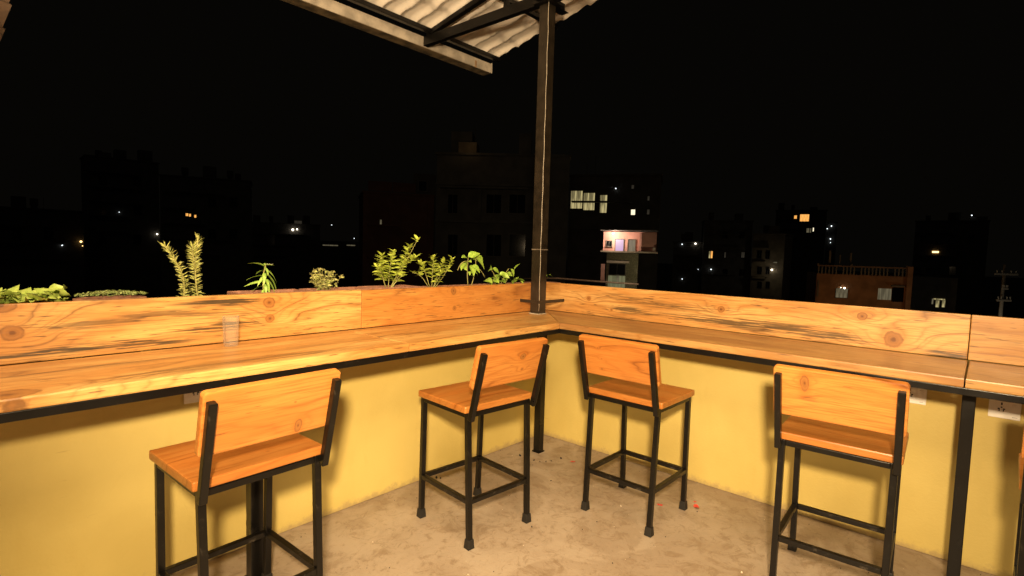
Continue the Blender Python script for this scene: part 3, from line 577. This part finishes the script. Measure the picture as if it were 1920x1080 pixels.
for k in range(700):
    a = rnd.random()*6.283; rr = rnd.random()**.5; x, y = (.135*rr*math.cos(a)), .082*rr*math.sin(a); h = .008+.018*(1-rr)+.008*rnd.random()
    leaf_bm(bm, frame((x, y, h), (math.cos(k*2.4), math.sin(k*2.4), rnd.uniform(0, 1)), rnd.uniform(-1, 1)), rnd.uniform(.007, .013), .007, n=2)
me = bpy.data.meshes.new('foliage'); bm.to_mesh(me); bm.free(); tag(link('foliage', me, LF_T, t), kind='stuff')

# ---------------------------------------------------------------- the city beyond
def bmatl(n, c): return plain(n, c, .85, .2, .8)
BR_, GRY, DKB, TAN = bmatl('dark_brick', (.15, .07, .045)), bmatl('grey_render', (.13, .12, .105)), bmatl('dark_render', (.09, .08, .07)), bmatl('tan_render', (.25, .2, .14))
FRM = plain('window_frame_paint', (.12, .1, .08), .6); PANE = G('dark_pane').out((.01, .01, .012), .08)
E_Y = emit('lit_pane_yellow', (.80, .66, .30), .62, .75); E_W = emit('lit_pane_white', (1, .88, .6), 1.2); E_O = emit('lit_pane_orange', (1, .45, .10), 1.3, .4, 6); E_P = emit('lit_door_violet', (.62, .38, .70), .75); E_D = emit('lit_pane_dim', (.55, .47, .28), .22, .5)
E_F = emit('lit_pane_faint', (.6, .5, .35), .05, .4); BULB = emit('bulb', (1, .9, .7), 7); BULBW = emit('cool_bulb', (.85, .95, 1), 3); BULBO = emit('orange_bulb', (1, .6, .2), 4); E_G = emit('lit_wall_green', (.7, .7, .35), .2, .4)
DS = 2.6                                    # metres per unit of the bearing distances below
class Bld:
    def __init__(s, name, label, x0, x1, ytop, D, mat, turn=0, depth=8, zb=-13.99, group='buildings of the night city', yref=480):
        D *= DS; p = CAM+ray((x0+x1)/2, ytop)*D; v = Vector((p.x-CAM.x, p.y-CAM.y, 0)).normalized(); a = math.atan2(v.y, v.x)+turn
        s.n = Vector((-math.cos(a), -math.sin(a), 0)); s.u = Vector((-s.n.y, s.n.x, 0)); s.p = p           # u points to the viewer's right
        s.rz = math.atan2(s.u.y, s.u.x); s.top = p.z; s.zb = zb; s.D = D
        a0, a1 = s.loc(x0, yref)[0], s.loc(x1, yref)[0]; s.u0, s.u1 = a0, a1
        s.e = empty(name, (p.x, p.y, zb), label, 'building', group, s.rz)
        s.box('wall', a0, a1, zb, s.top, 0, depth, mat); s.mat = mat; s.depth = depth
    def loc(s, px, py):
        d = ray(px, py); k = (s.p-CAM).dot(s.n)/d.dot(s.n); q = CAM+d*k-s.p; return q.dot(s.u), (CAM+d*k).z
    def box(s, name, a0, a1, z0, z1, y0, y1, mat, par=None):     # y: behind (+) or in front (-) of the facade
        o = box(name, (a0, y0, z0-s.zb), (a1, y1, z1-s.zb), mat, None)
        o.parent = par or s.e
        if par: o.location = o.location-par.location
        return o
    def pbox(s, name, px0, py0, px1, py1, y0, y1, mat, par=None):
        xm, ym = (px0+px1)/2, (py0+py1)/2; a0 = s.loc(px0, ym)[0]; a1 = s.loc(px1, ym)[0]; z1 = s.loc(xm, py0)[1]; z0 = s.loc(xm, py1)[1]; return s.box(name, a0, a1, z0, z1, y0, y1, mat, par)
    def win(s, px0, py0, px1, py1, mat, mull=1, name='window', sill=True):
        xm, ym = (px0+px1)/2, (py0+py1)/2; a0 = s.loc(px0, ym)[0]; a1 = s.loc(px1, ym)[0]; z1 = s.loc(xm, py0)[1]; z0 = s.loc(xm, py1)[1]; f = min(.07, (a1-a0)*.12)
        fr = s.box(name, a0-f, a1+f, z1, z1+f, -.09, .02, FRM)
        s.box('sill', a0-f*1.5, a1+f*1.5, z0-f, z0, -.14, .02, FRM, fr); s.box('jamb', a0-f, a0, z0, z1, -.09, .02, FRM, fr); s.box('jamb', a1, a1+f, z0, z1, -.09, .02, FRM, fr)
        for k in range(mull):
            w_ = (a1-a0)/mull; s.box('pane', a0+k*w_+.015, a0+(k+1)*w_-.015, z0, z1, -.02, -.004, mat, fr)
            if k: s.box('mullion', a0+k*w_-.015, a0+k*w_+.015, z0, z1, -.06, -.003, FRM, fr)
    def bulb(s, px, py, mat=BULB, r=1.6, y=-.25):
        a, z = s.loc(px, py); rr = r*s.D/FPX; bm = bmesh.new(); bmesh.ops.create_uvsphere(bm, u_segments=10, v_segments=8, radius=rr)
        o = link('wall_lamp', fin(bm, 'wall_lamp', True), mat, s.e, (a, y-rr, z-s.zb)); lk = s.box('bracket', a-.03, a+.03, z-.03+rr, z+.03+rr, y-rr, 0, FRM); return o
    def grid(s, cols, rows, mat=PANE, skip=()):
        for i, (xa, xb) in enumerate(cols):
            for j, (ya, yb) in enumerate(rows):
                if (i, j) not in skip: s.win(xa, ya, xb, yb, mat, 2)
    def clutter(s):
        q = random.Random(int(s.u0*100)+int(s.D)); z = s.top+.26; n = max(2, int((s.u1-s.u0)/3.5))
        for k in range(n):
            a = q.uniform(s.u0+.3, s.u1-2.5); t_ = q.random(); y = q.uniform(.8, 3)
            if t_ < .35: s.box('stair_room', a, a+q.uniform(1.6, 2.6), z+.003*k, z+q.uniform(1.6, 2.6), y, y+2.2, s.mat)
            elif t_ < .65: s.box('water_tank', a, a+1.1, z+.6, z+1.9, y, y+1.1, DKB); s.box('tank_stand', a+.1, a+1., z+.003*k, z+.598, y+.1, y+1., DKB)
            elif t_ < .85: s.box('antenna', a, a+.06, z+.003*k, z+q.uniform(1.5, 3.5), y, y+.06, DKB)
            else: s.box('parapet', a, a+2.2, z+.003*k, z+.9, .05, .2, s.mat)
        for k in range(1, 6):
            zz = s.top-3.1*k
            if zz > CAM.z-6: s.box('balcony', s.u0+.4, s.u0+.4+(s.u1-s.u0)*q.uniform(.3, .8), zz, zz+.16, -1., -.003, s.mat)
    def cap(s, h=.25, out=.2): s.clutter(); s.box('roof_slab', s.u0-out, s.u1+out, s.top+.002, s.top+h, -out, s.depth+out, s.mat)
    def tank(s, a, wd=1.1, h=1.5, y=2.5, mat=None): return s.box('water_tank', a, a+wd, s.top+.27, s.top+.27+h, y, y+wd, mat or DKB)

# left skyline
b = Bld('apartment_block', 'dark apartment block far left with two small amber windows', 165, 300, 300, 45, GRY, .15); b.cap(); b.tank(b.u0+2); b.bulb(223, 398, BULBW, .6); b.bulb(294, 439, BULB, 1.3)
b.grid(((185, 200), (250, 265)), ((330, 348), (385, 403), (440, 458)))
b = Bld('apartment_block', 'dark apartment block behind the rosemary with a row of amber lights', 302, 470, 335, 42, GRY, -.1); b.cap(); b.tank(b.u1-3)
b.win(348, 400, 353, 405, E_O); b.win(354, 401, 358, 406, E_O); b.win(364, 403, 368, 408, E_O); b.grid(((390, 405), (430, 445)), ((370, 388), (430, 448)))
b = Bld('low_house', 'low dark house at the far left with two small lamps', -60, 158, 392, 38, DKB, .1); b.cap(); b.bulb(116, 460, BULBW, 1.); b.bulb(151, 453, BULBO, 2.0); b.bulb(154, 461, BULBO, .8); b.grid(((20, 40), (80, 100)), ((425, 450),))
b = Bld('low_house', 'distant low house with a pair of bright white lamps on it', 472, 600, 420, 60, DKB, 0); b.cap(); b.bulb(549, 431, BULB, 1.9); b.bulb(557, 430, BULB, 1.3); b.win(552, 414, 566, 420, E_F); b.grid(((500, 515),), ((440, 460),))
b = Bld('distant_hall', 'long low distant hall with a dim strip of light along it', 600, 672, 452, 75, DKB, 0); b.pbox('strip_light', 605, 459, 634, 461, -.1, -.01, E_D); b.pbox('strip_light', 650, 459, 666, 461, -.1, -.01, E_D); b.bulb(664, 447, BULBW, .6); b.bulb(622, 422, BULBW, .6, -1)
b = Bld('market_sheds', 'row of low sheds with amber lights just over the board right of the rosemary', 385, 452, 541, 60, DKB, 0, yref=545)
for k in range(9): b.win(394+k*6, 545.5-(k % 2), 397+k*6, 548, E_O if k % 3 else E_D)
b.pbox('sign_board', 402, 534, 420, 538, 0, .3, bmatl('rust_sign', (.3, .1, .05)))
# centre: brick building and tall block
b = Bld('brick_building', 'dark reddish brick building left of the tall block with one slit of light', 680, 812, 365, 20, BR_, .12, 7); b.cap(.18, .1); b.win(712, 412, 716, 422, E_D, 1); b.pbox('pilaster', 728, 380, 733, 560, -.15, 0, BR_); b.pbox('pilaster', 800, 380, 806, 560, -.15, 0, BR_)
b = Bld('tall_block', 'tall dark block behind the post with a dimly lit rooftop room', 816, 1062, 292, 19, GRY, -.08, 8); b.cap(.2, .15)
b.pbox('rooftop_room', 858, 264, 892, 289, .6, 3, TAN); lamp('rooftop_room_lamp', tuple(CAM+ray(881, 270)*18.6*DS), .45*DS**2, (1, .6, .25), .05)
b.pbox('rooftop_tank', 972, 245, 996, 287, 1.2, 2.2, GRY); b.pbox('pillar', 897, 342, 903, 420, -.3, -.02, GRY); b.pbox('ledge', 818, 414, 1000, 418, -.45, -.02, GRY); b.pbox('ledge', 818, 345, 1000, 349, -.35, -.02, GRY)
b.grid(((840, 858), (912, 940), (955, 985)), ((365, 400), (440, 480)))
b = Bld('brick_annex', 'dark roofless annex beside the tall block', 773, 815, 326, 21.5, DKB, 0, 4); b.win(785, 340, 800, 358, PANE)
# right of post
b = Bld('lit_apartment', 'apartment building with a wide curtained yellow window high right of the post', 1064, 1232, 330, 24, DKB, -.1, 7); b.cap(.2, .2)
b.win(1070, 358, 1092, 391, E_Y, 2); b.win(1094, 362, 1115, 394, E_Y, 2); b.win(1125, 366, 1138, 399, E_Y, 1); b.win(1183, 393, 1191, 403, E_W, 1); b.bulb(1155, 354, BULBW, 1.); b.win(1184, 347, 1189, 354, E_F, 1); b.win(1214, 368, 1218, 376, E_F); b.win(1213, 393, 1218, 402, E_F)
PINK = bmatl('pink_render', (.62, .31, .24)); STN = G('stone_cladding'); STN = STN.out(STN.mix(STN.step(STN.vor(STN.coord(), 9.), .1, .5), (.36, .32, .2), (.2, .18, .11)), .8)
b = Bld('pink_terrace_house', 'house with a brightly lit pink terrace room and rough stone wall', 1131, 1231, 435, 20, PINK, -.05, 4, yref=455, zb=CAM.z+ray(1180, 473).z*20*DS)
b.pbox('roof_slab', 1128, 431.5, 1234, 433.5, -1.6, 10, DKB); b.pbox('floor_slab', 1127, 471, 1233, 474, -.7, 4, TAN)  # roof slab overhang added to keep the terrace lamp off the block behind
b.win(1154, 449, 1169, 471, E_P, 1, 'door'); b.win(1178, 450, 1191, 471, E_D, 1, 'door'); b.win(1137, 452, 1147, 462, PANE, 2); b.pbox('pilaster', 1199, 437, 1203, 471, -.5, -.002, PINK); b.pbox('pot', 1224, 464, 1229, 471, -.4, -.2, TAN)
b.bulb(1150, 437.5, BULB, 1.7, -.15); lamp('pink_terrace_lamp', tuple(CAM+ray(1152, 442)*19.65*DS), 42*DS**2, (1, .80, .62), .06)
s_ = Bld('stone_house', 'stone clad lower storey under the pink terrace room', 1137, 1196, 474.6, 20.1, STN, -.05, 4, yref=500); s_.win(1142, 495, 1172, 515, PANE, 2); s_.pbox('lit_panel', 1140, 517, 1172, 540, -.05, -.005, E_G); s_.pbox('lit_panel', 1156, 515, 1161, 533, -.09, -.055, E_D)
s_.pbox('window_hood', 1138, 489, 1180, 493, -.5, -.002, TAN); s_.pbox('pillar', 1127, 495, 1134, 530, -.4, -.05, PINK); lamp('stone_house_lamp', tuple(CAM+ray(1200, 500)*18.9*DS), 7*DS**2, (1, .85, .5), .1)
tag(tube('pipe_railing', [(.72, .9, 1.30), (.62, .335, 1.337), (.60, .0, 1.335), (.60, -.55, 1.335)], .009, plain('rusty_pipe', (.045, .028, .02), .5)), 'thin rusty pipe rail just outside the right hand board', 'railing')
# mid-distance right
b = Bld('apartment_block', 'mid distance apartment block with one narrow orange window', 1318, 1408, 415, 48, GRY, .1, 9); b.cap(); b.win(1329, 471, 1332, 484, E_Y, 1); b.win(1332.5, 471, 1336, 484, E_O, 1); b.win(1358, 473, 1361, 483, E_F); b.win(1390, 473, 1396, 483, E_F, 2); b.bulb(1333, 505, BULBW, 1.); b.grid(((1355, 1364), (1386, 1396)), ((435, 447), (505, 517)))
b = Bld('apartment_block', 'greyish apartment block with lit stairwell side and a bulb', 1410, 1470, 440, 46, TAN, -.2, 9); b.cap(); b.bulb(1448, 506, BULB, 1.6); b.grid(((1420, 1428), (1436, 1443)), ((470, 485), (500, 514), (528, 540))); b.pbox('balcony', 1412, 490, 1436, 494, -.8, -.02, TAN); b.pbox('balcony', 1412, 518, 1436, 522, -.8, -.02, TAN); b.win(1450, 491, 1457, 493, E_D)
lamp('stairwell_lamp', tuple(CAM+ray(1445, 507)*44.6*DS), 5*DS**2, (1, .85, .55), .1)
b = Bld('low_house', 'low dark house with two tiny white lamps left of the narrow orange window', 1262, 1316, 455, 50, DKB, 0); b.cap(); b.bulb(1279, 458, BULBW, .9); b.bulb(1304, 457, BULB, 1.4); b.bulb(1279, 523, BULBW, .8); b.bulb(1309, 505, BULBW, .5)
b = Bld('hill_house', 'far house with a glowing orange window high on the right', 1450, 1545, 395, 70, DKB, 0); b.cap(); b.win(1489, 404, 1494, 410, E_O, 2); b.win(1500, 402, 1517, 415, E_O, 3); b.win(1457, 427, 1461, 434, E_W); b.win(1512, 428, 1517, 436, E_D); b.win(1518.5, 428, 1521, 436, E_D); b.win(1524, 427, 1526, 434, E_W)
b = Bld('tower_house', 'narrow far house marked by a few white pinpoint lamps', 1546, 1566, 416, 62, DKB, 0); b.bulb(1559, 424, BULBW, 1.); b.bulb(1551, 429, BULBW, .8); b.bulb(1557, 448, BULBW, 1.); b.bulb(1557, 455, BULBW, .6)
b = Bld('balustrade_house', 'brown house with a balustrade along its flat roof and lit windows', 1530, 1708, 516, 30, bmatl('brown_render', (.42, .2, .09)), .22, 9, yref=540)
for k in range(26):
    a = b.u0+.2+(b.u1-b.u0-.4)*k/25
    if k not in (6, 11, 20): b.box('baluster', a-.085, a+.085, b.top+.002, b.top+.42*DS, .05, .13, TAN)
b.box('balustrade_rail', b.u0, b.u1, b.top+.425*DS, b.top+.5*DS, .02, .16, bmatl('rail_render', (.3, .17, .1)))
for px in (1531, 1594, 1698): a = b.loc(px, 540)[0]; b.box('balustrade_pier', a-.1, a+.1, b.top+.503*DS, b.top+.58*DS, -.02, .2, TAN)
b.win(1567, 541, 1589, 558, E_D, 3); b.bulb(1583, 540, BULB, 1.5, -.1); b.bulb(1576, 539, BULB, .7, -.1); b.pbox('porch_opening', 1672, 539, 1694, 566, -.03, -.004, PANE); b.pbox('lit_panel', 1646, 541, 1671, 562, -.05, -.006, E_D); b.pbox('window_hood', 1670, 535, 1694, 538, -.6, -.003, TAN); b.pbox('drain_pipe', 1532, 525, 1535, 556, -.15, -.03, TAN); b.pbox('corner_pier', 1698, 500, 1708, 580, -.4, -.003, b.mat)
b.pbox('roof_post', 1557, 470, 1561, 494, 1, 1.15, TAN); b.pbox('roof_post', 1597, 474, 1600, 494, 1, 1.1, TAN); b.pbox('roof_post', 1577, 478, 1579, 494, 1, 1.1, TAN)
lamp('house_front_lamp', tuple(CAM+ray(1625, 572)*26.0*DS), 42*DS**2, (1, .55, .2), .2)
b = Bld('apartment_block', 'dark block at the right with a short amber strip light', 1712, 1850, 415, 55, DKB, 0); b.cap(); b.pbox('strip_light', 1748, 471, 1760, 474, -.2, -.02, BULBO); b.bulb(1822, 404, BULBW, .9, -.3); b.tank(b.u0+2); b.grid(((1725, 1735), (1780, 1792), (1815, 1827)), ((440, 455), (500, 515)))
b = Bld('low_house', 'low house at the lower right with a small twin lit window', 1715, 1800, 520, 33, DKB, 0); b.win(1754, 563, 1761, 576, E_Y, 1); b.win(1766, 563, 1772, 576, E_Y, 1); b.pbox('strip_light', 1750, 560, 1772, 562, -.12, -.095, E_Y); b.pbox('lit_panel', 1747, 560, 1750, 570, -.1, -.01, E_D)
# utility pole
D = 27*DS; p = CAM+ray(1876, 590)*D; q = CAM+ray(1880, 496)*D; up_ = empty('utility_pole', (p.x, p.y, -13.9), 'grey utility pole with cross arms at the far right', 'pole')
PM = plain('pole_concrete', (.42, .38, .32), .8); child(tube('pole', [(p.x, p.y, -13.9), (p.x, p.y, q.z)], [.3, .17], PM, None, 10), up_)
vr = Vector((rt.x, rt.y, 0)).normalized()
for py, hw in ((514, 21), (563, 13), (541, 5)):
    z = (CAM+ray(1878, py)*D).z; c = Vector((p.x, p.y, z))-Vector((fw.x, fw.y, 0)).normalized()*.3; L = hw*D/FPX
    child(bar('cross_arm', c-vr*L, c+vr*L, .2, .24, PM, None), up_)
    for s in (-.85, -.4, .4, .85): child(bar('insulator', c+vr*L*s+Vector((0, 0, .125)), c+vr*L*s+Vector((0, 0, .5)), .12, .12, PM, None), up_)
lamp('street_lamp', tuple(CAM+ray(1865, 640)*25.5*DS), 30*DS**2, (1, .85, .6), .15)
